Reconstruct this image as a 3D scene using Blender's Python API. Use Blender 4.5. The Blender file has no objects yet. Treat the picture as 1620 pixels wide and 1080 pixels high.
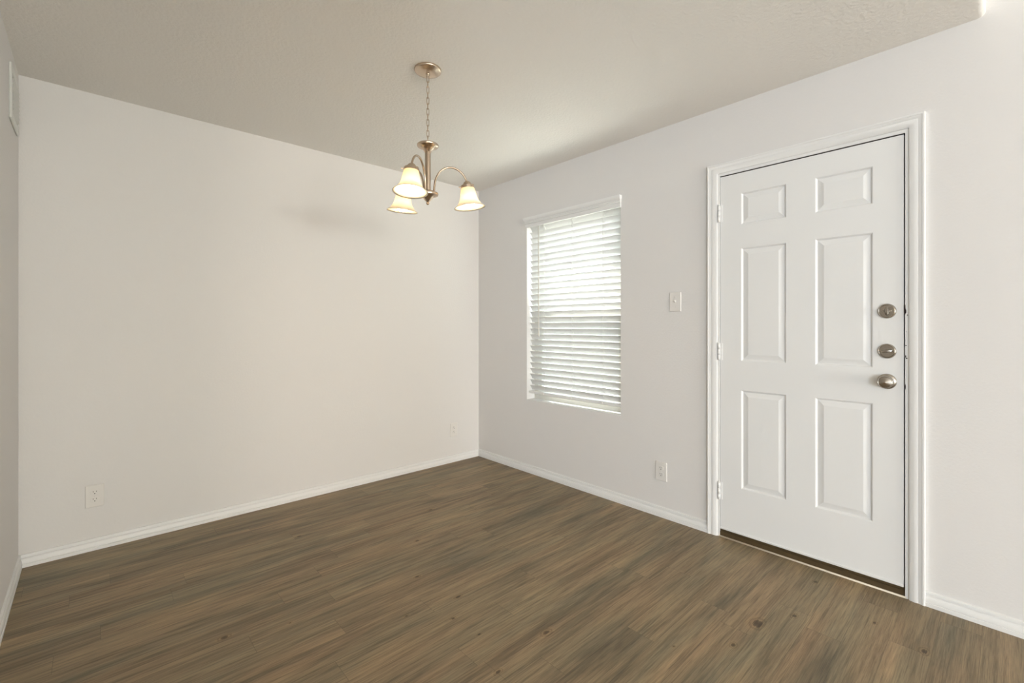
import bpy, math, random
from mathutils import Vector, Matrix

random.seed(7)
PI = math.pi
C = bpy.context.scene.collection
S = bpy.context.scene

# ------------------------------------------------------------------ camera
cam_d = bpy.data.cameras.new('camera')
cam_d.sensor_width = 36.0
cam_d.lens = 723.3 / 1620 * 36.0
cam_d.shift_y = -(540 - 515.05) / 1620
cam_d.clip_start = 0.02
cam = bpy.data.objects.new('camera', cam_d)
C.objects.link(cam)
cam.location = (-2.639, -3.318, 1.199)
cam.rotation_euler = (PI / 2, 0, -math.radians(42.669))
S.camera = cam

# ------------------------------------------------------------------ sky, sun, daylight, fill lamps, exposure
S.view_settings.view_transform = 'Standard'
S.view_settings.look = 'None'
S.view_settings.gamma = 1
S.view_settings.exposure = 0.05
S.view_settings.use_curve_mapping = False

w = bpy.data.worlds.new('sky')
S.world = w
w.use_nodes = True
bg = w.node_tree.nodes['Background']
bg.inputs[0].default_value = (0.80, 0.90, 1.0, 1)
bg.inputs[1].default_value = 12.0

sun_d = bpy.data.lights.new('sun', 'SUN')
sun_d.energy = 34.0
sun_d.angle = math.radians(0.6)
sun_d.color = (1.0, 0.96, 0.90)
sun = bpy.data.objects.new('sun', sun_d)
C.objects.link(sun)
sun.rotation_euler = Vector((-1, -1.65, -1.93)).to_track_quat('-Z', 'Y').to_euler()
sun.location = (3, 4, 5)


P_REAR, C_REAR = 200, (1.10, 0.98, 0.88)
P_REAR_FILL, C_REAR_FILL = 610, (1.00, 1.02, 0.96)
P_SIDE, C_SIDE = 2, (0.9, 1.0, 1.1)
P_SIDE_FILL, C_SIDE_FILL = 340, (0.84, 1.01, 1.19)


def area(name, loc, to, sx, sy, power, col):
    d = bpy.data.lights.new(name, 'AREA')
    d.shape = 'RECTANGLE'
    d.size, d.size_y, d.energy, d.color = sx, sy, power, col
    o = bpy.data.objects.new(name, d)
    C.objects.link(o)
    o.location = loc
    o.rotation_euler = (Vector(to) - Vector(loc)).to_track_quat('-Z', 'Y').to_euler()
    return o


# window daylight from the living area behind the camera, plus two added fill lamps
area('rear_window_daylight', (-5.6, -12.8, 1.15), (-1.4, -1.4, 1.5), 1.9, 1.6, P_REAR, C_REAR)
area('rear_up_fill', (-2.0, -12.8, 1.05), (-1.8, -8.0, 4.6), 2.4, 1.9, P_REAR_FILL, C_REAR_FILL)  # added fill lamp, tilted up to brighten the ceiling; no patio door exists
area('side_window_daylight', (-7.8, -5.2, 1.35), (0, -4.0, 2.2), 2.0, 1.7, P_SIDE, C_SIDE)
area('side_up_fill', (-7.8, -8.5, 1.05), (-2.5, -4.5, 3.6), 1.8, 1.9, P_SIDE_FILL, C_SIDE_FILL)  # added fill lamp from the side, tilted up; stands at no real door
LAMP = 40.0      # glow of each bulb of the chandelier

# ------------------------------------------------------------------ materials


def mat(name, col, rough=0.5, metal=0.0, spec=0.5, bump=None, var=None):
    m = bpy.data.materials.new(name)
    m.use_nodes = True
    nt = m.node_tree
    b = nt.nodes['Principled BSDF']
    b.inputs['Base Color'].default_value = (*col, 1)
    b.inputs['Roughness'].default_value = rough
    b.inputs['Metallic'].default_value = metal
    b.inputs['Specular IOR Level'].default_value = spec
    tc = nt.nodes.new('ShaderNodeTexCoord')
    if var:
        n = nt.nodes.new('ShaderNodeTexNoise')
        n.inputs['Scale'].default_value = var[0]
        n.inputs['Detail'].default_value = 3
        nt.links.new(tc.outputs['Object'], n.inputs['Vector'])
        r = nt.nodes.new('ShaderNodeMixRGB')
        r.inputs[1].default_value = (*[c * (1 - var[1]) for c in col], 1)
        r.inputs[2].default_value = (*[min(1, c * (1 + var[1])) for c in col], 1)
        nt.links.new(n.outputs['Fac'], r.inputs[0])
        nt.links.new(r.outputs[0], b.inputs['Base Color'])
    if bump:
        n = nt.nodes.new('ShaderNodeTexNoise')
        n.inputs['Scale'].default_value = bump[0]
        n.inputs['Detail'].default_value = bump[3] if len(bump) > 3 else 2.0
        n.inputs['Roughness'].default_value = 0.55
        nt.links.new(tc.outputs['Object'], n.inputs['Vector'])
        bp = nt.nodes.new('ShaderNodeBump')
        bp.inputs['Strength'].default_value = bump[1]
        bp.inputs['Distance'].default_value = bump[2]
        nt.links.new(n.outputs['Fac'], bp.inputs['Height'])
        nt.links.new(bp.outputs[0], b.inputs['Normal'])
    return m


M = {}
M['wall'] = mat('wall_paint', (0.765, 0.742, 0.718), 0.75, spec=0.3, bump=(85, 0.30, 0.003))
M['ceil'] = mat('ceiling_paint', (0.88, 0.845, 0.795), 0.85, spec=0.2, bump=(72, 0.55, 0.0045))
M['trim'] = mat('trim_paint', (0.84, 0.83, 0.81), 0.38, spec=0.5, bump=(30, 0.04, 0.001))
M['door'] = mat('door_paint', (0.84, 0.835, 0.82), 0.35, spec=0.5, bump=(260, 0.05, 0.0006))
M['plate'] = mat('plate_plastic', (0.78, 0.75, 0.71), 0.32, bump=(40, 0.02, 0.0005))
M['slot'] = mat('slot_dark', (0.03, 0.022, 0.018), 0.6, var=(50, 0.2))
M['nickel'] = mat('brushed_nickel', (0.43, 0.39, 0.34), 0.27, 1.0, bump=(220, 0.03, 0.0004))
M['fixture'] = mat('satin_nickel', (0.58, 0.47, 0.365), 0.27, 1.0, bump=(150, 0.03, 0.0004))
M['bronze'] = mat('threshold_bronze', (0.085, 0.056, 0.024), 0.5, 0.1, var=(30, 0.25))
M['gasket'] = mat('gasket_brown', (0.022, 0.010, 0.010), 0.7, var=(60, 0.2))
M['cream'] = mat('cream_bead', (0.72, 0.64, 0.52), 0.5, var=(40, 0.08))
M['vinyl'] = mat('window_vinyl', (0.72, 0.69, 0.62), 0.4, var=(25, 0.03))
M['steel'] = mat('strike_steel', (0.6, 0.6, 0.6), 0.3, 1.0, var=(30, 0.1))
M['wand'] = mat('wand_plastic', (0.70, 0.66, 0.60), 0.3, var=(30, 0.03))
M['cord'] = mat('blind_cord', (0.80, 0.78, 0.74), 0.8, var=(80, 0.05))
M['vent'] = mat('vent_paint', (0.74, 0.74, 0.70), 0.4, var=(40, 0.03))
M['concrete'] = mat('driveway_concrete', (0.50, 0.48, 0.44), 0.9, var=(3, 0.12))


def slat_mat():
    m = mat('blind_slat_plastic', (0.78, 0.77, 0.74), 0.4, spec=0.35, var=(20, 0.02))
    nt = m.node_tree
    b = nt.nodes['Principled BSDF']
    t = nt.nodes.new('ShaderNodeBsdfTranslucent')
    t.inputs['Color'].default_value = (0.95, 0.95, 0.93, 1)
    mx = nt.nodes.new('ShaderNodeMixShader')
    mx.inputs[0].default_value = 0.10
    nt.links.new(b.outputs[0], mx.inputs[1])
    nt.links.new(t.outputs[0], mx.inputs[2])
    nt.links.new(mx.outputs[0], nt.nodes['Material Output'].inputs[0])
    return m


def shade_mat():
    m = mat('frosted_glass', (0.90, 0.84, 0.72), 0.35, spec=0.4, var=(18, 0.03))
    nt = m.node_tree
    b = nt.nodes['Principled BSDF']
    t = nt.nodes.new('ShaderNodeBsdfTranslucent')
    t.inputs['Color'].default_value = (0.96, 0.90, 0.78, 1)
    mx = nt.nodes.new('ShaderNodeMixShader')
    mx.inputs[0].default_value = 0.40
    nt.links.new(b.outputs[0], mx.inputs[1])
    nt.links.new(t.outputs[0], mx.inputs[2])
    nt.links.new(mx.outputs[0], nt.nodes['Material Output'].inputs[0])
    return m


def bulb_mat():
    m = bpy.data.materials.new('lit_bulb')
    m.use_nodes = True
    b = m.node_tree.nodes['Principled BSDF']
    b.inputs['Base Color'].default_value = (0.9, 0.88, 0.82, 1)
    b.inputs['Emission Color'].default_value = (1.0, 0.77, 0.48, 1)
    b.inputs['Emission Strength'].default_value = LAMP
    return m


def glass_mat():
    m = bpy.data.materials.new('window_glass')
    m.use_nodes = True
    nt = m.node_tree
    g = nt.nodes.new('ShaderNodeBsdfGlossy')
    g.inputs['Roughness'].default_value = 0.02
    t = nt.nodes.new('ShaderNodeBsdfTransparent')
    t.inputs['Color'].default_value = (0.93, 0.96, 0.95, 1)
    mx = nt.nodes.new('ShaderNodeMixShader')
    mx.inputs[0].default_value = 0.06
    nt.links.new(t.outputs[0], mx.inputs[1])
    nt.links.new(g.outputs[0], mx.inputs[2])
    nt.links.new(mx.outputs[0], nt.nodes['Material Output'].inputs[0])
    return m


def screen_mat():
    m = bpy.data.materials.new('insect_mesh')
    m.use_nodes = True
    nt = m.node_tree
    d = nt.nodes.new('ShaderNodeBsdfDiffuse')
    d.inputs['Color'].default_value = (0.12, 0.12, 0.12, 1)
    t = nt.nodes.new('ShaderNodeBsdfTransparent')
    mx = nt.nodes.new('ShaderNodeMixShader')
    mx.inputs[0].default_value = 0.40
    nt.links.new(t.outputs[0], mx.inputs[1])
    nt.links.new(d.outputs[0], mx.inputs[2])
    nt.links.new(mx.outputs[0], nt.nodes['Material Output'].inputs[0])
    return m


def brick_mat():
    m = mat('pale_brick', (0.5, 0.4, 0.33), 0.9)
    nt = m.node_tree
    b = nt.nodes['Principled BSDF']
    tc = nt.nodes.new('ShaderNodeTexCoord')
    mp = nt.nodes.new('ShaderNodeMapping')
    mp.inputs['Rotation'].default_value = (PI / 2, 0, PI / 2)
    br = nt.nodes.new('ShaderNodeTexBrick')
    br.inputs['Scale'].default_value = 4.5
    br.inputs['Color1'].default_value = (0.42, 0.30, 0.23, 1)
    br.inputs['Color2'].default_value = (0.50, 0.38, 0.30, 1)
    br.inputs['Mortar'].default_value = (0.62, 0.58, 0.52, 1)
    nt.links.new(tc.outputs['Object'], mp.inputs[0])
    nt.links.new(mp.outputs[0], br.inputs['Vector'])
    nt.links.new(br.outputs['Color'], b.inputs['Base Color'])
    return m


M['slat'], M['shade'], M['bulb'], M['glass'] = slat_mat(), shade_mat(), bulb_mat(), glass_mat()
M['screen'], M['brick'] = screen_mat(), brick_mat()


def floor_mat():
    m = bpy.data.materials.new('vinyl_plank')
    m.use_nodes = True
    nt = m.node_tree
    N, L = nt.nodes, nt.links
    b = N['Principled BSDF']

    def math_(op, a, c=None):
        n = N.new('ShaderNodeMath')
        n.operation = op
        for i, v in enumerate((a, c)):
            if v is None:
                continue
            if isinstance(v, (int, float)):
                n.inputs[i].default_value = v
            else:
                L.new(v, n.inputs[i])
        return n.outputs[0]

    def ramp(fac, stops):
        r = N.new('ShaderNodeValToRGB')
        e = r.color_ramp.elements
        while len(e) < len(stops):
            e.new(0.5)
        for el, (p, c) in zip(e, stops):
            el.position = p
            el.color = (*c, 1) if len(c) == 3 else c
        L.new(fac, r.inputs[0])
        return r.outputs[0]

    def mixc(kind, fac, a, c):
        n = N.new('ShaderNodeMixRGB')
        n.blend_type = kind
        for i, v in enumerate((fac, a, c)):
            if isinstance(v, (int, float)):
                n.inputs[i].default_value = v
            elif isinstance(v, tuple):
                n.inputs[i].default_value = (*v, 1)
            else:
                L.new(v, n.inputs[i])
        return n.outputs[0]

    uv = N.new('ShaderNodeUVMap')
    uv.uv_map = 'plank_uv'
    at = N.new('ShaderNodeAttribute')
    at.attribute_name = 'plank_tone'
    sp = N.new('ShaderNodeSeparateColor')
    L.new(at.outputs['Color'], sp.inputs[0])
    r1, r2, r3 = sp.outputs[0], sp.outputs[1], sp.outputs[2]
    su = N.new('ShaderNodeSeparateXYZ')
    L.new(uv.outputs[0], su.inputs[0])
    U, V = su.outputs[0], su.outputs[1]
    geo = N.new('ShaderNodeNewGeometry')
    gp = N.new('ShaderNodeSeparateXYZ')
    L.new(geo.outputs['Position'], gp.inputs[0])

    def grain(su_, sv_, detail, rough, dist, off, per=37.0):
        cb = N.new('ShaderNodeCombineXYZ')
        L.new(math_('MULTIPLY', gp.outputs[0], su_), cb.inputs[0])
        L.new(math_('MULTIPLY', gp.outputs[1], sv_), cb.inputs[1])
        L.new(math_('MULTIPLY', r1, per), cb.inputs[2])
        n = N.new('ShaderNodeTexNoise')
        n.inputs['Scale'].default_value = 1.0
        n.inputs['Detail'].default_value = detail
        n.inputs['Roughness'].default_value = rough
        n.inputs['Distortion'].default_value = dist
        ad = N.new('ShaderNodeVectorMath')
        ad.operation = 'ADD'
        ad.inputs[1].default_value = off
        L.new(cb.outputs[0], ad.inputs[0])
        L.new(ad.outputs[0], n.inputs['Vector'])
        return n.outputs['Fac']

    broad = grain(1.7, 15, 4, 0.55, 0.6, (3, 1, 2), 0.55)      # streaks a hand wide
    mid = grain(3.6, 92, 6, 0.68, 0.30, (11, 5, 1))        # grain bands
    fine = grain(11, 460, 3, 0.65, 0.1, (1, 9, 4))       # pores
    hue = grain(1.3, 8, 3, 0.5, 0.5, (21, 15, 7), 0.6)       # grey-green to tan drift
    base = ramp(hue, [(0.30, (0.205, 0.168, 0.106)), (0.48, (0.246, 0.185, 0.110)), (0.70, (0.300, 0.208, 0.121))])
    sh = ramp(broad, [(0.30, (0.68, 0.67, 0.66)), (0.48, (0.99, 0.99, 0.99)), (0.70, (1.24, 1.23, 1.20))])
    c = mixc('MULTIPLY', 1.0, base, sh)
    sh2 = ramp(mid, [(0.34, (0.66, 0.65, 0.64)), (0.49, (1.00, 1.00, 1.00)), (0.66, (1.24, 1.23, 1.22))])
    c = mixc('MULTIPLY', 1.0, c, sh2)
    sh3 = ramp(fine, [(0.30, (0.70, 0.70, 0.70)), (0.5, (1, 1, 1)), (0.72, (1.20, 1.20, 1.19))])
    c = mixc('MULTIPLY', 1.0, c, sh3)
    tone = ramp(r2, [(0.0, (0.92, 0.92, 0.92)), (0.5, (1.0, 1.0, 1.0)), (1.0, (1.07, 1.07, 1.06))])
    c = mixc('MULTIPLY', 1.0, c, tone)
    # printed knots, each at its own place on the planks
    for (kx, ky, ks) in KNOTS:
        dx = math_('MULTIPLY', math_('SUBTRACT', gp.outputs[0], kx), 1.0 / (ks * 2.6))
        dy = math_('MULTIPLY', math_('SUBTRACT', gp.outputs[1], ky), 1.0 / (ks * 1.5))
        d = math_('SQRT', math_('ADD', math_('MULTIPLY', dx, dx), math_('MULTIPLY', dy, dy)))
        d = math_('ADD', d, math_('MULTIPLY', math_('SUBTRACT', mid, 0.5), 0.7))
        k = ramp(d, [(0.0, (0.34, 0.31, 0.28)), (0.28, (0.50, 0.46, 0.41)), (0.40, (1.16, 1.10, 1.02)),
                     (0.55, (0.80, 0.77, 0.74)), (0.68, (1.10, 1.07, 1.02)), (0.98, (1, 1, 1))])
        c = mixc('MULTIPLY', 1.0, c, k)
    # fine joint between planks
    e1 = math_('MINIMUM', V, math_('SUBTRACT', 0.12, V))
    e2 = math_('MINIMUM', U, math_('SUBTRACT', 0.914, U))
    e = math_('MINIMUM', e1, e2)
    seam = math_('LESS_THAN', e, 0.0009)
    c = mixc('MIX', math_('MULTIPLY', seam, 0.35), c, (0.045, 0.036, 0.026))
    L.new(c, b.inputs['Base Color'])
    b.inputs['Specular IOR Level'].default_value = 0.35
    rr = math_('MULTIPLY_ADD', fine, 0.25)
    rr.node.inputs[2].default_value = 0.36
    L.new(rr, b.inputs['Roughness'])
    bp = N.new('ShaderNodeBump')
    bp.inputs['Strength'].default_value = 0.12
    bp.inputs['Distance'].default_value = 0.001
    L.new(math_('ADD', mid, fine), bp.inputs['Height'])
    L.new(bp.outputs[0], b.inputs['Normal'])
    return m


# ------------------------------------------------------------------ mesh builder
class MB:
    def __init__(self):
        self.v, self.f, self.s = [], [], []

    def add(self, vs, fs, smooth=False):
        o = len(self.v)
        self.v += [tuple(p) for p in vs]
        for f in fs:
            self.f.append([i + o for i in f])
            self.s.append(smooth)
        return self

    def box(self, x0, x1, y0, y1, z0, z1, bev=0.0, mtx=None):
        x0, x1 = sorted((x0, x1)); y0, y1 = sorted((y0, y1)); z0, z1 = sorted((z0, z1))
        if bev <= 0:
            vs = [(x, y, z) for x in (x0, x1) for y in (y0, y1) for z in (z0, z1)]
            fs = [(0, 1, 3, 2), (4, 6, 7, 5), (0, 4, 5, 1), (2, 3, 7, 6), (0, 2, 6, 4), (1, 5, 7, 3)]
        else:
            b = min(bev, (x1 - x0) / 2.01, (y1 - y0) / 2.01, (z1 - z0) / 2.01)
            vs, idx = [], {}
            for i, x in enumerate((x0, x1)):
                for j, y in enumerate((y0, y1)):
                    for k, z in enumerate((z0, z1)):
                        sx, sy, sz = (b if i == 0 else -b), (b if j == 0 else -b), (b if k == 0 else -b)
                        for a, p in (('x', (x, y + sy, z + sz)), ('y', (x + sx, y, z + sz)), ('z', (x + sx, y + sy, z))):
                            idx[(i, j, k, a)] = len(vs)
                            vs.append(p)
            q = lambda *t: tuple(idx[u] for u in t)
            fs = []
            for i in (0, 1):
                fs.append(q((i, 0, 0, 'x'), (i, 0, 1, 'x'), (i, 1, 1, 'x'), (i, 1, 0, 'x')))
                fs.append(q((0, i, 0, 'y'), (0, i, 1, 'y'), (1, i, 1, 'y'), (1, i, 0, 'y')))
                fs.append(q((0, 0, i, 'z'), (0, 1, i, 'z'), (1, 1, i, 'z'), (1, 0, i, 'z')))
            for i in (0, 1):
                for j in (0, 1):
                    fs.append(q((i, j, 0, 'x'), (i, j, 1, 'x'), (i, j, 1, 'y'), (i, j, 0, 'y')))
                    fs.append(q((i, 0, j, 'x'), (i, 1, j, 'x'), (i, 1, j, 'z'), (i, 0, j, 'z')))
                    fs.append(q((0, i, j, 'y'), (1, i, j, 'y'), (1, i, j, 'z'), (0, i, j, 'z')))
                    for k in (0, 1):
                        fs.append(q((i, j, k, 'x'), (i, j, k, 'y'), (i, j, k, 'z')))
        if mtx is not None:
            vs = [mtx @ Vector(p) for p in vs]
        return self.add(vs, fs)

    def lathe(self, prof, mtx=None, n=32, smooth=True, sx=1.0):
        """prof: (radius, height) points turned about local z"""
        vs, fs = [], []
        for (r, h) in prof:
            for k in range(n):
                a = 2 * PI * k / n
                vs.append(Vector((r * math.cos(a) * sx, r * math.sin(a), h)))
        m = len(prof)
        for i in range(m - 1):
            for k in range(n):
                k2 = (k + 1) % n
                fs.append((i * n + k, i * n + k2, (i + 1) * n + k2, (i + 1) * n + k))
        if prof[0][0] > 1e-6:
            fs.append(tuple(range(n))[::-1])
        if prof[-1][0] > 1e-6:
            fs.append(tuple((m - 1) * n + k for k in range(n)))
        if mtx is not None:
            vs = [mtx @ p for p in vs]
        return self.add(vs, fs, smooth)

    def shell(self, outer, inner, mtx=None, n=40):
        """open thin-walled turned shape: outer profile then back along the inner one"""
        prof = list(outer) + list(reversed(inner))
        vs, fs = [], []
        for (r, h) in prof:
            for k in range(n):
                a = 2 * PI * k / n
                vs.append(Vector((r * math.cos(a), r * math.sin(a), h)))
        m = len(prof)
        for i in range(m):
            j = (i + 1) % m
            for k in range(n):
                k2 = (k + 1) % n
                fs.append((i * n + k, i * n + k2, j * n + k2, j * n + k))
        if mtx is not None:
            vs = [mtx @ p for p in vs]
        return self.add(vs, fs, True)

    def tube(self, pts, r, n=10, closed=False):
        pts = [Vector(p) for p in pts]
        m = len(pts)
        vs, fs = [], []
        up = None
        for i, p in enumerate(pts):
            a = pts[(i - 1) % m] if (closed or i > 0) else p
            c = pts[(i + 1) % m] if (closed or i < m - 1) else p
            t = (c - a).normalized()
            if up is None:
                up = t.orthogonal().normalized()
            up = (up - t * up.dot(t)).normalized()
            s = t.cross(up)
            rr = r[i] if isinstance(r, (list, tuple)) else r
            for k in range(n):
                th = 2 * PI * k / n
                vs.append(p + (up * math.cos(th) + s * math.sin(th)) * rr)
        for i in range(m if closed else m - 1):
            j = (i + 1) % m
            for k in range(n):
                k2 = (k + 1) % n
                fs.append((i * n + k, i * n + k2, j * n + k2, j * n + k))
        if not closed:
            fs.append(tuple(range(n))[::-1])
            fs.append(tuple((m - 1) * n + k for k in range(n)))
        return self.add(vs, fs, True)

    def sweep(self, rows, smooth=False, cap=True):
        """rows: list of equally long vertex rows joined in order (each row one closed section)"""
        n = len(rows[0])
        vs = [p for r in rows for p in r]
        fs = []
        for i in range(len(rows) - 1):
            for k in range(n):
                k2 = (k + 1) % n
                fs.append((i * n + k, i * n + k2, (i + 1) * n + k2, (i + 1) * n + k))
        if cap:
            fs.append(tuple(range(n))[::-1])
            fs.append(tuple((len(rows) - 1) * n + k for k in range(n)))
        return self.add(vs, fs, smooth)

    def build(self, name, m, parent=None, origin=None, weighted=False):
        o = Vector(origin) if origin is not None else Vector((0, 0, 0))
        me = bpy.data.meshes.new(name)
        me.from_pydata([tuple(Vector(p) - o) for p in self.v], [], self.f)
        me.polygons.foreach_set('use_smooth', self.s)
        me.materials.append(m)
        me.update()
        import bmesh
        b = bmesh.new()
        b.from_mesh(me)
        bmesh.ops.recalc_face_normals(b, faces=b.faces)
        b.to_mesh(me)
        b.free()
        ob = bpy.data.objects.new(name, me)
        C.objects.link(ob)
        if parent is not None:
            ob.parent = parent
        ob.location = o
        return ob


def smooth_by_angle(ob, deg=35):
    ob.data.polygons.foreach_set('use_smooth', [True] * len(ob.data.polygons))
    ob.data.set_sharp_from_angle(angle=math.radians(deg))
    return ob


def tag(o, label, cat, group=None, kind=None):
    o['label'], o['category'] = label, cat
    if group:
        o['group'] = group
    if kind:
        o['kind'] = kind
    return o


def thing(name, label, cat, loc=(0, 0, 0), rz=0.0, group=None, kind=None):
    o = bpy.data.objects.new(name, None)
    C.objects.link(o)
    o.empty_display_size = 0.05
    o.location = loc
    o.rotation_euler = (0, 0, rz)
    return tag(o, label, cat, group, kind)


def dup(root, loc, rz, label):
    r = root.copy()
    C.objects.link(r)
    r.location, r.rotation_euler = loc, (0, 0, rz)
    r['label'] = label
    for ch in list(root.children):
        c = ch.copy()
        C.objects.link(c)
        c.parent = r
        for g in list(ch.children):
            d = g.copy()
            C.objects.link(d)
            d.parent = c
    return r


LX = -2.901            # left wall plane
H = 2.44               # dining ceiling
HL = 2.95              # living area ceiling
YE = -3.258            # where the low ceiling ends
XL, YR = -8.0, -13.0    # far walls of the open living area behind the viewer
# window opening (on the right-hand wall, plane x = 0) and door opening
WY0, WY1, WZ0, WZ1 = -1.541, -0.636, 0.590, 2.032
DY0, DY1, DZ1 = -3.0705, -2.146, 2.110
WT = 0.15              # wall thickness

# ------------------------------------------------------------------ room shell
b = MB()
b.box(0, WT, WY1, WT, -0.1, HL)
b.box(0, WT, WY0, WY1, -0.1, WZ0)
b.box(0, WT, WY0, WY1, WZ1, HL)
b.box(0, WT, DY1, WY0, -0.1, HL)
b.box(0, WT, DY0, DY1, DZ1, HL)
b.box(0, WT, YR, DY0, -0.1, HL)
tag(b.build('wall_right', M['wall']), 'light greige wall holding the window and the white front door', 'wall', kind='structure')
tag(MB().box(LX - 0.12, 0, 0, 0.12, -0.1, HL).build('wall_back', M['wall']),
    'wide bare greige wall behind the chandelier', 'wall', kind='structure')
tag(MB().box(LX - 0.12, LX, YE, 0, -0.1, HL, 0.004).build('wall_left', M['wall']),
    'sliver of greige wall at left edge, holding the air vent', 'wall', kind='structure')
tag(MB().box(XL - 0.12, 0.0, YR - 0.12, YR, -0.1, HL).build('wall_rear', M['wall']),
    'greige wall at the rear of the living area behind the viewer', 'wall', kind='structure')
tag(MB().box(XL - 0.12, XL, YR, YE + 0.12, -0.1, HL).build('wall_side', M['wall']),
    'greige side wall of the living area behind the viewer', 'wall', kind='structure')
tag(MB().box(XL, LX - 0.12, YE, YE + 0.12, -0.1, HL).build('wall_hall', M['wall']),
    'greige wall beyond the end of the left wall', 'wall', kind='structure')

# low ceiling with its soft drywall edge where the living area opens up
r = 0.022
sec = [(0.0, H), (0.0, HL), (YE, HL)]
sec = [(0.0, H), (0.0, H + 0.14), (YE + 0.12, H + 0.14), (YE + 0.12, HL), (YE, HL), (YE, H + r)]
for k in range(1, 8):
    a = k / 8 * PI / 2
    sec.append((YE + r - r * math.cos(a), H + r - r * math.sin(a)))
sec.append((YE + r, H))
b = MB().sweep([[(LX, y, z) for (y, z) in sec], [(0, y, z) for (y, z) in sec]])
tag(smooth_by_angle(b.build('ceiling', M['ceil']), 25), 'low textured ceiling carrying the chandelier', 'ceiling', kind='structure')
tag(MB().box(XL, 0, YR, YE, HL, HL + 0.1).build('ceiling_living', M['ceil']),
    'higher ceiling over the living area behind the viewer', 'ceiling', kind='structure')

# floor of planks: one quad per plank, joints staggered as in the photograph
PW, PL = 0.12, 0.914
JX = {3: -1.657, 5: -1.396, 8: -0.91, 11: -1.276, 12: -1.906, 13: -1.578, 15: -0.436, 17: -1.605, 18: -1.44, 19: -1.067, 21: -0.761, 25: -0.40}
KNOTS = []


def fl(u, v):
    yaw = math.radians(42.669)
    F = Vector((math.sin(yaw), math.cos(yaw), 0)); R = Vector((math.cos(yaw), -math.sin(yaw), 0))
    d = F + R * ((u - 810) / 723.3) + Vector((0, 0, 1)) * ((515.05 - v) / 723.3)
    p = cam.location + d * (-1.199 / d.z)
    return p.x, p.y


for (u, v, s) in ((725, 944, 0.014), (717, 978, 0.010), (788, 1062, 0.013), (1198, 986, 0.030), (1257, 974, 0.016),
                  (1290, 920, 0.014), (864, 1000, 0.020), (660, 912, 0.012), (758, 1003, 0.008), (643, 974, 0.008),
                  (681, 806, 0.018), (660, 855, 0.014), (473, 848, 0.014), (355, 1008, 0.016), (1160, 1020, 0.014),
                  (1066, 1022, 0.007), (1462, 1030, 0.018), (1384, 985, 0.010), (459, 985, 0.007)):
    KNOTS.append((*fl(u, v), s))
M['floor'] = floor_mat()
vs, fs, uvs, tones = [], [], [], []
row = 0
yt = -0.009 + PW
row = -1
while yt > YR:
    yb = yt - PW
    x0 = JX.get(row, random.uniform(-0.9, 0.0))
    while x0 < -PL:
        x0 += PL
    xs = [x0 + PL]
    while xs[-1] > XL:
        xs.append(xs[-1] - PL)
    for xe in xs:
        xa, xb = max(xe - PL, XL), min(xe, 0.15)
        ya, yb2 = max(yb, YR), min(yt, 0.0)
        if xb - xa < 0.002 or yb2 - ya < 0.002:
            continue
        i = len(vs)
        vs += [(xa, ya, 0), (xb, ya, 0), (xb, yb2, 0), (xa, yb2, 0)]
        fs.append((i, i + 1, i + 2, i + 3))
        o = xe - PL
        uvs += [(xa - o, ya - yb), (xb - o, ya - yb), (xb - o, yb2 - yb), (xa - o, yb2 - yb)]
        t = (random.random(), random.random(), random.random(), 1)
        tones += [t] * 4
    yt -= PW
    row += 1
# slab below the planks
i = len(vs)
vs += [(XL, YR, -0.1), (0.15, YR, -0.1), (0.15, 0, -0.1), (XL, 0, -0.1)]
fs.append((i + 3, i + 2, i + 1, i))
uvs += [(0.4, 0.06)] * 4
tones += [(0.5, 0.5, 0.5, 1)] * 4
me = bpy.data.meshes.new('floor')
me.from_pydata(vs, [], fs)
ul = me.uv_layers.new(name='plank_uv')
for k, c in enumerate(uvs):
    ul.data[k].uv = c
ca = me.color_attributes.new('plank_tone', 'FLOAT_COLOR', 'CORNER')
for k, c in enumerate(tones):
    ca.data[k].color = c
me.materials.append(M['floor'])
fo = bpy.data.objects.new('floor', me)
C.objects.link(fo)
tag(fo, 'floor of dark weathered brown wood-look planks', 'floor', kind='structure')

# baseboards
BP = [(0, 0), (0.0135, 0), (0.0140, 0.0150), (0.0100, 0.0170), (0.0125, 0.0195), (0.0126, 0.026), (0.0112, 0.034),
      (0.0090, 0.0410), (0.0072, 0.0435), (0.0015, 0.0455), (0.0010, 0.0490), (0.0078, 0.0512), (0.0086, 0.0570), (0.0074, 0.0620), (0.0035, 0.0640), (0, 0.0640)]


def base(name, rows, label):
    o = MB().sweep(rows).build(name, M['trim'])
    tag(smooth_by_angle(o, 40), label, 'baseboard', kind='structure')


base('baseboard_back', [[(LX + d, -d, z) for d, z in BP], [(-d, -d, z) for d, z in BP]], 'white moulded baseboard along the wide bare back wall')
base('baseboard_right', [[(-d, -d, z) for d, z in BP], [(-d, -2.138, z) for d, z in BP]], 'white moulded baseboard under the window, corner to door')
base('baseboard_front', [[(-d, -3.078, z) for d, z in BP], [(-d, YR, z) for d, z in BP]], 'white moulded baseboard to the right of the door')
base('baseboard_left', [[(LX + d, YE, z) for d, z in BP], [(LX + d, -d, z) for d, z in BP]], 'short white baseboard at the far left edge')

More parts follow.
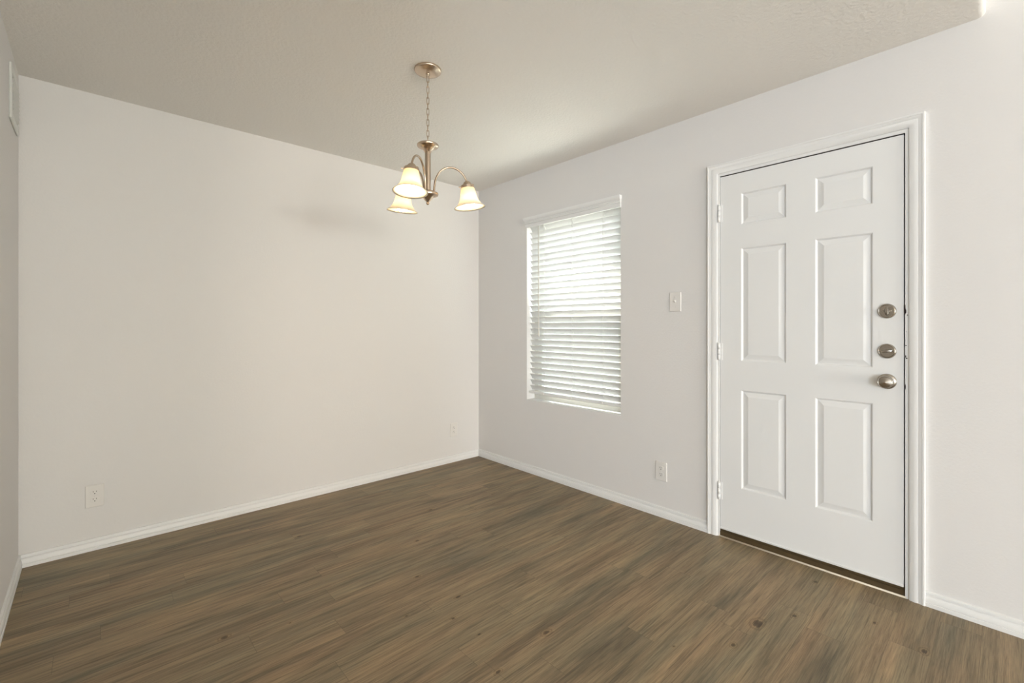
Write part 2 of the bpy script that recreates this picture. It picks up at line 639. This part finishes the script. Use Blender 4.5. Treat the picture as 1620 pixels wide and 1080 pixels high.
# ------------------------------------------------------------------ door casing
CP = [(0, 0), (0, 0.0150), (0.0025, 0.0168), (0.0085, 0.0168), (0.0105, 0.0148), (0.0115, 0.0148), (0.0180, 0.0122), (0.0240, 0.0112),
      (0.0255, 0.0128), (0.0300, 0.0136), (0.0380, 0.0128), (0.0470, 0.0104), (0.0520, 0.0086), (0.0540, 0.0066), (0.0540, 0)]
CL, CR, CT = -2.138, -3.078, 2.1180
rows = [[(-d, CL - ww, 0) for ww, d in CP], [(-d, CL - ww, CT - ww) for ww, d in CP],
        [(-d, CR + ww, CT - ww) for ww, d in CP], [(-d, CR + ww, 0) for ww, d in CP]]
tag(smooth_by_angle(MB().sweep(rows).build('trim_1', M['trim']), 30), 'white moulded casing framing the front door', 'door casing', kind='structure')

# ------------------------------------------------------------------ door
door = thing('door_1', 'white six-panel front door with two deadbolts and a knob', 'door', (0.0, -2.6, 0), kind='structure')
O = door.location
JL, JR, JT = -2.2030, -3.0112, 2.0490


def part(bm, name, m, parent, root=None):
    """parts keep the coordinates of their thing"""
    root = root or parent
    base_ = root
    while base_.parent:
        base_ = base_.parent
    o = MB()
    o.v = [tuple(Vector(p) - base_.location) for p in bm.v]
    o.f, o.s = bm.f, bm.s
    return o.build(name, m, parent)


jb = MB()
jb.box(-0.002, 0.14, JL, DY1, 0, DZ1)
jb.box(-0.002, 0.14, DY0, JR, 0, DZ1)
jb.box(-0.002, 0.14, JR, JL, JT, DZ1)
jb.box(0.050, 0.065, JL - 0.012, JL, 0, JT)
jb.box(0.050, 0.065, JR, JR + 0.012, 0, JT)
jb.box(0.050, 0.065, JR + 0.012, JL - 0.012, JT - 0.012, JT)
part(jb, 'door_frame', M['trim'], door)
gk = MB()
gk.box(0.034, 0.050, JL - 0.012, JL, 0.04, JT)
gk.box(0.034, 0.050, JR, JR + 0.012, 0.04, JT)
gk.box(0.034, 0.050, JR + 0.012, JL - 0.012, JT - 0.012, JT)
gk.box(0.004, 0.034, JR, JR + 0.0010, 0.04, JT)
gk.box(0.004, 0.034, JR + 0.001, JL, JT - 0.0010, JT)
g = part(gk, 'weatherstrip', M['gasket'], door)
g['label'] = 'dark brown weatherstrip in the gap round the door'

# slab with six raised panels
SX, SYL, SYR, SZ0, SZ1 = 0.0035, -2.2058, -3.0062, 0.047, 2.0440
PY = [(-2.319, -2.541), (-2.670, -2.897)]
PZ = [(0.298, 0.843), (1.005, 1.628), (1.758, 1.932)]
ys = [SYL] + [v for p in PY for v in p] + [SYR]
zs = [SZ0] + [v for p in PZ for v in p] + [SZ1]
sl = MB()
RING = [(0, 0), (0.0035, 0.0020), (0.0060, 0.0065), (0.0085, 0.0085), (0.0120, 0.0082), (0.0250, 0.0050), (0.0345, 0.0022), (0.0370, 0.0018)]
for i in range(5):
    for j in range(7):
        ya, yb, za, zb = ys[i], ys[i + 1], zs[j], zs[j + 1]
        if i in (1, 3) and j in (1, 3, 5):
            rr = []
            for (ins, dep) in RING:
                x = SX + dep
                rr.append([(x, ya - ins, za + ins), (x, yb + ins, za + ins), (x, yb + ins, zb - ins), (x, ya - ins, zb - ins)])
            vs = [p for q in rr for p in q]
            fs = []
            for k in range(len(rr) - 1):
                for n in range(4):
                    fs.append((k * 4 + n, k * 4 + (n + 1) % 4, k * 4 + 4 + (n + 1) % 4, k * 4 + 4 + n))
            e = (len(rr) - 1) * 4
            fs.append((e, e + 1, e + 2, e + 3))
            sl.add(vs, fs)
        else:
            sl.add([(SX, ya, za), (SX, yb, za), (SX, yb, zb), (SX, ya, zb)], [(0, 1, 2, 3)])
xb = SX + 0.044
sl.add([(SX, SYL, SZ0), (SX, SYR, SZ0), (SX, SYR, SZ1), (SX, SYL, SZ1), (xb, SYL, SZ0), (xb, SYR, SZ0), (xb, SYR, SZ1), (xb, SYL, SZ1)],
       [(4, 7, 6, 5), (0, 4, 5, 1), (1, 5, 6, 2), (2, 6, 7, 3), (3, 7, 4, 0)])
slab = part(sl, 'door_slab', M['door'], door)
# consistent outward normals: weld first
import bmesh
bm = bmesh.new(); bm.from_mesh(slab.data)
bmesh.ops.remove_doubles(bm, verts=bm.verts, dist=1e-5)
bmesh.ops.recalc_face_normals(bm, faces=bm.faces)
bm.to_mesh(slab.data); bm.free()
part(MB().box(-0.0015, 0.020, SYL, SYR, 0.0445, 0.0545, 0.0015), 'door_sweep', M['trim'], door)
th = MB()
th.box(0.004, 0.14, JL, JR, 0.0, 0.030)
th.box(0.006, 0.050, JL, JR, 0.030, 0.042, 0.002)
t_ = part(th, 'threshold', M['bronze'], door)
t_['label'] = 'dark bronze threshold strip under the door'
bd = MB().tube([(0.000, JL + 0.001, 0.0018), (0.000, JR - 0.004, 0.0018)], 0.0050, 10)
q = part(bd, 'threshold_bead', M['cream'], door)
q['label'] = 'thin cream bead at the foot of the threshold'
for zc in (1.8365, 1.0515, 0.260):
    hb = MB()
    for k in range(3):
        z0 = zc - 0.048 + k * 0.032
        hb.lathe([(0.0, 0.0), (0.0066, 0.0), (0.0066, 0.0312), (0.0, 0.0312)], Matrix.Translation((-0.0062, -2.2015, z0 + 0.0004)), 14)
    hb.lathe([(0.0, 0), (0.0045, 0.0015), (0.003, 0.006), (0.0, 0.007)], Matrix.Translation((-0.0062, -2.2015, zc + 0.048)), 12)
    hb.box(-0.0032, -0.0012, -2.2040, -2.1925, zc - 0.048, zc + 0.048, 0.0005)
    hb.box(0.0005, 0.0036, -2.2180, -2.2045, zc - 0.048, zc + 0.048, 0.0005)
    part(hb, 'hinge', M['trim'], door)

HY = -2.948
TOROOM = Matrix.Rotation(-PI / 2, 4, 'Y')     # local z -> -x (into the room)


def at(x, y, z):
    return Matrix.Translation((x, y, z)) @ TOROOM


ROSE = [(0.0, 0.0), (0.0330, 0.0), (0.0335, 0.003), (0.0320, 0.0065), (0.0285, 0.0090), (0.0272, 0.0085), (0.0262, 0.0068), (0.0, 0.0068)]


def deadbolt(z, ang, screws):
    bo = part(MB().lathe(ROSE, at(SX, HY, z), 40), 'deadbolt', M['nickel'], door)
    smooth_by_angle(bo, 40)
    tt = MB()
    tt.lathe([(0.0, 0.006), (0.0075, 0.006), (0.0070, 0.011), (0.0, 0.011)], at(SX, HY, z), 16)
    # lens-shaped thumb turn
    rows = []
    n = 14
    for k in range(n + 1):
        s = -1 + 2 * k / n
        hw = 0.0062 * math.sqrt(max(0.02, 1 - s * s)) + 0.0004
        dep = 0.0225 - 0.0045 * s * s
        c, sn = math.cos(ang), math.sin(ang)
        sec = []
        for (a, d) in ((-1, 0.010), (-1, dep - 0.004), (-0.55, dep), (0.55, dep), (1, dep - 0.004), (1, 0.010)):
            yy, zz = a * hw, s * 0.0195
            sec.append((SX - d, HY + yy * c - zz * sn, z + yy * sn + zz * c))
        rows.append(sec)
    tt.sweep(rows)
    smooth_by_angle(part(tt, 'thumb_turn', M['nickel'], bo), 50)
    for s in screws:
        sc = MB().lathe([(0, 0.0066), (0.0042, 0.0066), (0.0040, 0.0084), (0.0022, 0.0090), (0.0018, 0.0080), (0, 0.0080)], at(SX, HY + s, z), 14)
        part(sc, 'screw', M['nickel'], bo)
    return bo


deadbolt(1.265, 0.0, (0.0125, -0.0125))['label'] = 'upper deadbolt with upright thumb turn and two screws'
deadbolt(1.0845, math.radians(82), ())['label'] = 'lower deadbolt with thumb turn lying sideways'
kn = MB()
kn.lathe([(0.0, 0.0), (0.0345, 0.0), (0.0345, 0.003), (0.0320, 0.0060), (0.0240, 0.0085), (0.0, 0.0085)], at(SX, HY, 0.948), 40)
rose = smooth_by_angle(part(kn, 'door_knob', M['nickel'], door), 40)
kb = MB().lathe([(0.0, 0.008), (0.0115, 0.0085), (0.0105, 0.020), (0.0125, 0.026), (0.0215, 0.033), (0.0272, 0.042), (0.0278, 0.048), (0.0262, 0.053),
                 (0.0245, 0.0545), (0.0235, 0.0540), (0.0120, 0.0575), (0.0, 0.0605)], at(SX, HY, 0.948), 40)
smooth_by_angle(part(kb, 'knob_grip', M['nickel'], rose), 30)
for zc, hh in ((1.265, 0.028), (1.0845, 0.022), (0.948, 0.028)):
    sp = MB().box(0.003, 0.028, JR + 0.0008, JR + 0.0022, zc - hh, zc + hh, 0.0005)
    part(sp, 'strike_plate', M['steel'], door)
chips = MB()
for (dy, zc, sy, sz) in ((0.0004, 1.270, 0.0022, 0.026), (-0.0012, 1.262, 0.0030, 0.010), (-0.0075, 1.246, 0.0022, 0.0022), (-0.0050, 1.172, 0.0010, 0.0010),
                         (-0.0028, 1.112, 0.0030, 0.0018), (-0.0050, 1.056, 0.0034, 0.0026), (-0.0020, 1.064, 0.0018, 0.006), (-0.0004, 0.930, 0.0018, 0.012)):
    prof = [(0.0, -1.0), (0.7, -0.7), (1.0, 0.0), (0.7, 0.7), (0.0, 1.0)]
    mt = Matrix.Translation((-0.0021, JR + dy, zc)) @ Matrix.Diagonal((0.0010, sy, sz, 1.0))
    chips.lathe(prof, mt, 10)
cc = part(chips, 'paint_chips', M['gasket'], door)
cc['label'] = 'dark chipped spots on the jamb beside the locks'

# ------------------------------------------------------------------ window
win = thing('window_1', 'window behind the white blind', 'window', (0, -1.0885, WZ0), kind='structure')
ws = MB()
ws.box(-0.0015, 0.092, WY0 + 0.0004, WY1 - 0.0004, WZ0 - 0.0002, WZ0 + 0.006, 0.002)
part(ws, 'window_sill', M['trim'], win)
wf = MB()
FX0, FX1 = 0.090, 0.148
wf.box(FX0, FX1, WY1 - 0.045, WY1, WZ0 + 0.006, WZ1)
wf.box(FX0, FX1, WY0, WY0 + 0.045, WZ0 + 0.006, WZ1)
wf.box(FX0, FX1, WY0 + 0.045, WY1 - 0.045, WZ0 + 0.006, WZ0 + 0.036)
wf.box(FX0, FX1, WY0 + 0.045, WY1 - 0.045, WZ1 - 0.045, WZ1)
part(wf, 'window_frame', M['vinyl'], win)
ZM = 1.285


def sash(x0, x1, z0, z1):
    s = MB()
    ya, yb = WY0 + 0.047, WY1 - 0.047
    s.box(x0, x1, ya, ya + 0.035, z0, z1)
    s.box(x0, x1, yb - 0.035, yb, z0, z1)
    s.box(x0, x1, ya + 0.035, yb - 0.035, z0, z0 + 0.035)
    s.box(x0, x1, ya + 0.035, yb - 0.035, z1 - 0.035, z1)
    so = part(s, 'sash', M['vinyl'], win)
    part(MB().box((x0 + x1) / 2 - 0.002, (x0 + x1) / 2 + 0.002, ya + 0.034, yb - 0.034, z0 + 0.034, z1 - 0.034), 'pane', M['glass'], so)


sash(0.094, 0.114, WZ0 + 0.038, ZM + 0.02)
sash(0.118, 0.138, ZM - 0.02, WZ1 - 0.047)
part(MB().box(0.1405, 0.1415, WY0 + 0.046, WY1 - 0.046, WZ0 + 0.037, ZM), 'insect_screen', M['screen'], win)

# ------------------------------------------------------------------ blind
blind = thing('window_blind', 'white slatted blind hanging in the window, slats tilted, under a moulded valance', 'blind', (0, -1.0885, 2.0))
VP = [(0.0, 0.080), (0.0310, 0.080), (0.0320, 0.0740), (0.0300, 0.0640), (0.0250, 0.0560), (0.0215, 0.0525), (0.0165, 0.0505), (0.0165, 0.0480),
      (0.0210, 0.0460), (0.0205, 0.0410), (0.0170, 0.0380), (0.0165, 0.0310), (0.0110, 0.0290), (0.0110, 0.0265), (0.0155, 0.0245), (0.0150, 0.0120), (0.0110, 0.0030), (0.0090, 0.0), (0.0, 0.0)]
VZ = 2.001
VP = [(d * 0.85, z) for d, z in VP]
VL, VR = -0.6420, -1.5400
rows = [[(0, VL + d, VZ + z) for d, z in VP], [(-d, VL + d, VZ + z) for d, z in VP], [(-d, VR - d * 0.35, VZ + z) for d, z in VP], [(0, VR - d * 0.35, VZ + z) for d, z in VP]]
smooth_by_angle(part(MB().sweep(rows), 'valance', M['trim'], blind), 35)
part(MB().box(0.012, 0.062, WY0 + 0.006, WY1 - 0.006, 2.014, 2.030, 0.002), 'head_rail', M['slat'], blind)
SP = 0.0464
XR, XO, DZ = 0.028, 0.0540, 0.0405         # room-side edge, outer edge, drop
slat_mesh = None
sy0, sy1 = WY0 + 0.010, WY1 - 0.011
for k in range(29):
    ze = 2.0105 - SP * k
    if slat_mesh is None:
        up, dn = [], []
        n = 8
        for q in range(n + 1):
            t = q / n
            x, z = XR + (XO - XR) * t, -DZ * t
            nx, nz = DZ, (XO - XR)
            l = math.hypot(nx, nz)
            bow = 0.0016 * math.sin(PI * t)
            th_ = 0.0031 * (0.9 if q == 0 else 0.6 if q == n else 1.0)
            up.append((x + nx / l * (bow + th_ / 2), z + nz / l * (bow + th_ / 2)))
            dn.append((x + nx / l * (bow - th_ / 2), z + nz / l * (bow - th_ / 2)))
        sec = up + dn[::-1]
        m_ = MB().sweep([[(x, sy1, z) for x, z in sec], [(x, sy0, z) for x, z in sec]])
        o = MB()
        o.v = [(x, y + 1.0885, z) for x, y, z in m_.v]
        o.f, o.s = m_.f, m_.s
        so = smooth_by_angle(o.build('slat', M['slat'], blind), 40)
        slat_mesh = so.data
    else:
        so = bpy.data.objects.new('slat', slat_mesh)
        C.objects.link(so)
        so.parent = blind
    so.location = (0, 0, ze - 2.0)
part(MB().box(0.018, 0.064, WY0 + 0.008, WY1 - 0.003, 0.645, 0.663, 0.003), 'bottom_rail', M['trim'], blind)
for yc in (-0.800, -1.0885, -1.374):
    cb = MB()
    cb.tube([(XR - 0.0015, yc, 2.02), (XR - 0.0015, yc, 0.655)], 0.0007, 6)
    cb.tube([(XO + 0.0015, yc, 2.02), (XO + 0.0015, yc, 0.655)], 0.0007, 6)
    for k in range(29):
        ze = 2.0105 - SP * k - 0.003
        for dy in (-0.004, 0.004):
            cb.tube([(XR - 0.0015, yc + dy * 0.3, ze), (XO + 0.0015, yc + dy, ze - DZ)], 0.0007, 5)
    part(cb, 'ladder_cord', M['cord'], blind)
    bt = MB().lathe([(0, 0), (0.008, 0.0), (0.008, 0.004), (0.006, 0.007), (0, 0.007)], Matrix.Translation((0.0175, yc, 0.656)) @ TOROOM, 14)
    part(bt, 'cord_button', M['plate'], blind)
wd = MB().tube([(0.004, -0.766, 2.0), (0.004, -0.766, 1.16), (0.004, -0.766, 1.112)], [0.0042, 0.0042, 0.0055], 8)
part(wd, 'tilt_wand', M['wand'], blind)

# ------------------------------------------------------------------ wall plates
def outlet(label, loc, rz, wide=0.0765):
    """built facing -y, its back on the wall plane"""
    t = thing('wall_outlet', label, 'outlet', loc, rz, 'duplex wall outlets')
    hw = wide / 2
    MB().box(-hw, hw, -0.0065, 0.0, -0.060, 0.060, 0.003).build('cover_plate', M['plate'], t)
    for zc in (0.0195, -0.0195):
        rec = MB()
        out = []
        for k in range(32):
            a = 2 * PI * k / 32
            x = 0.0172 * math.cos(a)
            z = max(-0.0132, min(0.0132, 0.0172 * math.sin(a)))
            out.append((x, z))
        rows = [[(x * s, y, zc + z * s) for x, z in out] for (s, y) in ((1, -0.0060), (1, -0.0080), (0.95, -0.0086))]
        rec.sweep(rows)
        ro = rec.build('receptacle', M['plate'], t)
        sl_ = MB()
        sl_.box(-0.0072, -0.0052, -0.0090, -0.0080, zc + 0.0005, zc + 0.0085)
        sl_.box(0.0052, 0.0070, -0.0090, -0.0080, zc + 0.0015, zc + 0.0080)
        sl_.lathe([(0, 0), (0.0025, 0), (0.0025, 0.001), (0, 0.001)], Matrix.Translation((0, -0.0080, zc - 0.0066)) @ Matrix.Rotation(PI / 2, 4, 'X'), 12)
        sl_.build('slots', M['slot'], ro)
    MB().lathe([(0, 0), (0.0032, 0), (0.0030, 0.0012), (0, 0.0016)], Matrix.Translation((0, -0.0063, 0)) @ Matrix.Rotation(PI / 2, 4, 'X'), 12).build('screw', M['plate'], t)
    return t


o1 = outlet('white wall outlet low on the bare back wall near the left corner', (-2.6225, 0, 0.289), 0)
dup(o1, (-0.2825, 0, 0.2825), 0, 'white wall outlet low on the back wall beside the room corner')
dup(o1, (0, -1.842, 0.286), -PI / 2, 'white wall outlet low between the window and the door')

sw = thing('light_switch', 'white light switch between the window and the door', 'light switch', (0, -1.936, 1.345), -PI / 2)
MB().box(-0.0375, 0.0375, -0.0065, 0, -0.060, 0.060, 0.003).build('cover_plate', M['plate'], sw)
MB().box(-0.0052, 0.0052, -0.0072, -0.006, -0.012, 0.012).build('toggle_slot', M['plate'], sw)
tg = MB().box(-0.0042, 0.0042, -0.020, 0.0, -0.005, 0.005, 0.0015, Matrix.Translation((0, -0.004, 0.0)) @ Matrix.Rotation(math.radians(-24), 4, 'X'))
tg.build('toggle', M['plate'], sw)
for z in (0.030, -0.030):
    MB().lathe([(0, 0), (0.0032, 0), (0.0030, 0.0012), (0, 0.0016)], Matrix.Translation((0, -0.0063, z)) @ Matrix.Rotation(PI / 2, 4, 'X'), 12).build('screw', M['vinyl'], sw)

# ------------------------------------------------------------------ air vent on the left wall
vent = thing('air_vent', 'white air vent high on the left wall below the ceiling', 'vent', (LX, -0.2375, 2.225))
vf = MB()
VY0, VY1, VZ0, VZ1 = -0.1375, 0.1375, -0.120, 0.125
fr = 0.034
for (a, b_, c, d) in ((VY0, VY0 + fr, VZ0, VZ1), (VY1 - fr, VY1, VZ0, VZ1), (VY0 + fr, VY1 - fr, VZ0, VZ0 + fr), (VY0 + fr, VY1 - fr, VZ1 - fr, VZ1)):
    vf.box(0, 0.009, a, b_, c, d, 0.003)
vf.build('vent_frame', M['vent'], vent)
MB().box(0.0003, 0.0015, VY0 + fr, VY1 - fr, VZ0 + fr, VZ1 - fr).build('duct_opening', M['slot'], vent)
for k in range(8):
    z = VZ0 + fr + 0.010 + k * 0.0195
    m_ = Matrix.Translation((0.006, 0, z)) @ Matrix.Rotation(math.radians(-48), 4, 'Y')
    MB().box(-0.0110, 0.0110, VY0 + fr, VY1 - fr, -0.0007, 0.0007, 0, m_).build('louvre', M['vent'], vent)

# ------------------------------------------------------------------ chandelier
CX, CY = -1.437, -1.412
ch = thing('chandelier', 'three-arm nickel chandelier with frosted bell shades and lit bulbs, hanging on a chain', 'chandelier', (CX, CY, H))
T0 = Matrix.Translation((CX, CY, 0))
cp = MB().lathe([(0.0, H), (0.0645, H), (0.0650, H - 0.004), (0.0640, H - 0.009), (0.0600, H - 0.0125), (0.0575, H - 0.0130), (0.0480, H - 0.0185),
                 (0.0300, H - 0.0225), (0.0110, H - 0.0240), (0.0100, H - 0.0275), (0.0075, H - 0.030), (0.0060, H - 0.034), (0.0, H - 0.035)], T0, 48)
smooth_by_angle(part(cp, 'canopy', M['fixture'], ch), 40)
# chain of oval links, alternating
ztop, zbot = H - 0.033, 2.090
pitch = 0.0262
nlinks = int(round((ztop - zbot) / pitch))
pitch = (ztop - zbot) / nlinks
for k in range(nlinks):
    zc = ztop - pitch * (k + 0.5)
    hl, hw = pitch / 2 + 0.0035, 0.0062
    a0 = math.radians(-42.7) + (k % 2) * PI / 2 + math.radians(20)
    pts = []
    for q in range(20):
        a = 2 * PI * q / 20
        xx = hw * math.cos(a)
        zz = (hl - hw) * (1 if math.sin(a) >= 0 else -1) + hw * math.sin(a)
        pts.append((CX + xx * math.cos(a0), CY + xx * math.sin(a0), zc + zz))
    part(MB().tube(pts, 0.00155, 6, True), 'chain_link', M['fixture'], ch)
tp = MB().lathe([(0.0, 2.094), (0.006, 2.093), (0.010, 2.086), (0.030, 2.080), (0.048, 2.078), (0.0520, 2.074), (0.0520, 2.069), (0.0495, 2.065), (0.0360, 2.060),
                 (0.0260, 2.053), (0.0195, 2.046), (0.0165, 2.040), (0.0, 2.039)], T0, 40)
smooth_by_angle(part(tp, 'stem_cup', M['fixture'], ch), 40)
cl = MB().lathe([(0.0, 2.041), (0.0158, 2.041), (0.0158, 2.037), (0.0140, 2.036), (0.0140, 1.850), (0.0158, 1.848), (0.0158, 1.843), (0.0, 1.842)], T0, 28)
smooth_by_angle(part(cl, 'stem', M['fixture'], ch), 40)
hb = MB().lathe([(0.0, 1.850), (0.018, 1.849), (0.040, 1.847), (0.0490, 1.842), (0.0505, 1.836), (0.0490, 1.830), (0.0370, 1.826), (0.0270, 1.820), (0.0190, 1.811), (0.0135, 1.804),
                 (0.0, 1.803)], T0, 40)
hub = smooth_by_angle(part(hb, 'hub', M['fixture'], ch), 40)
fn = MB().lathe([(0.0, 1.806), (0.0115, 1.804), (0.0090, 1.800), (0.0060, 1.797), (0.0080, 1.793), (0.0078, 1.789), (0.0050, 1.785), (0.0, 1.784)], T0, 24)
smooth_by_angle(part(fn, 'finial', M['fixture'], hub), 60)


def catmull(pts, n=8):
    P = [Vector(p) for p in pts]
    P = [P[0] * 2 - P[1]] + P + [P[-1] * 2 - P[-2]]
    out = []
    for i in range(1, len(P) - 2):
        for k in range(n):
            t = k / n
            p0, p1, p2, p3 = P[i - 1], P[i], P[i + 1], P[i + 2]
            out.append(0.5 * ((2 * p1) + (p2 - p0) * t + (2 * p0 - 5 * p1 + 4 * p2 - p3) * t * t + (3 * p1 - p0 - 3 * p2 + p3) * t * t * t))
    out.append(P[-2])
    return out


OUT = [(0.0245, 0.0), (0.0310, 0.0015), (0.0345, 0.010), (0.0365, 0.022), (0.0395, 0.038), (0.0430, 0.054), (0.0495, 0.070), (0.0590, 0.084), (0.0700, 0.0945), (0.0775, 0.1000)]
INN = [(0.0225, 0.003), (0.0290, 0.0045), (0.0318, 0.011), (0.0338, 0.022), (0.0368, 0.038), (0.0403, 0.054), (0.0470, 0.070), (0.0568, 0.0845), (0.0690, 0.0960), (0.0772, 0.1012)]
yaw = math.radians(42.669)
Fw = Vector((math.sin(yaw), math.cos(yaw), 0)); Rw = Vector((math.cos(yaw), -math.sin(yaw), 0))
TILT = math.radians(7)
for th_ in (-101, 139, 18):
    d = Rw * math.cos(math.radians(th_)) + Fw * math.sin(math.radians(th_))
    side = Vector((0, 0, 1)).cross(d)

    def P(rad, z):
        return Vector((CX, CY, 0)) + d * rad + Vector((0, 0, z))
    arm = MB().tube(catmull([P(0.030, 1.840), P(0.031, 1.870), P(0.038, 1.910), P(0.056, 1.947), P(0.085, 1.971), P(0.115, 1.977), P(0.145, 1.970), P(0.172, 1.950),
                             P(0.188, 1.925), P(0.1925, 1.908)]), 0.0050, 10)
    ao = part(arm, 'arm', M['fixture'], ch)
    # axis of socket and shade: down and slightly outward
    ax = (Vector((0, 0, -1)) * math.cos(TILT) + d * math.sin(TILT)).normalized()
    top = P(0.1920, 1.917)
    z_ = ax
    x_ = side
    y_ = z_.cross(x_)
    R_ = Matrix((x_, y_, z_)).transposed().to_4x4()
    Tm = Matrix.Translation(top) @ R_
    so = MB().lathe([(0.0, -0.002), (0.0075, -0.001), (0.0140, 0.003), (0.0190, 0.009), (0.0205, 0.015), (0.0205, 0.018), (0.0290, 0.0185), (0.0335, 0.0215), (0.0335, 0.034), (0.0300, 0.0345), (0.0, 0.0345)], Tm, 32)
    for q in range(3):
        a = q * 2 * PI / 3 + 0.5
        p0 = Tm @ Vector((0.032 * math.cos(a), 0.032 * math.sin(a), 0.028))
        p1 = Tm @ Vector((0.039 * math.cos(a), 0.039 * math.sin(a), 0.028))
        p2 = Tm @ Vector((0.043 * math.cos(a), 0.043 * math.sin(a), 0.028))
        so.tube([p0, p1, p2], [0.0015, 0.0015, 0.0032], 8)
    smooth_by_angle(part(so, 'socket', M['fixture'], ao), 40)
    Ts = Matrix.Translation(top + ax * 0.0300) @ R_
    sh_ = part(MB().shell(OUT, INN, Ts, 48), 'lamp_shade', M['shade'], ch)
    r0, zc0 = 0.0300, 0.0740
    gl = [(0.0125, zc0 - 0.0285)] + [(r0 * math.sin(a), zc0 - r0 * math.cos(a)) for a in [0.55 + k * (PI - 0.55) / 13 for k in range(13)]] + [(0.0, zc0 + r0)]
    bl = MB().lathe([(0.0, zc0 - 0.0285)] + gl, Ts, 28)
    bo = part(bl, 'bulb', M['bulb'], sh_)
    part(MB().lathe([(0.0, 0.0045), (0.0130, 0.0045), (0.0135, 0.030), (0.0125, zc0 - 0.0290), (0.0, zc0 - 0.0290)], Ts, 20), 'bulb_base', M['plate'], sh_)

# ------------------------------------------------------------------ outside the window
tag(MB().box(WT, 14, -14, 10, -0.30, -0.12).build('ground', M['concrete']), 'pale concrete outside the window, glimpsed between slats', 'ground', kind='structure')
tag(MB().box(WT, 0.42, -8.0, 0.3, 2.30, 2.40).build('eave', M['trim']), 'white eave over the window outside', 'eave', kind='structure')
tag(MB().box(7.0, 7.2, -14, 10, -0.12, 2.2).build('wall_outside', M['brick']), 'pale brick wall outside, glimpsed between slats', 'wall', kind='structure')
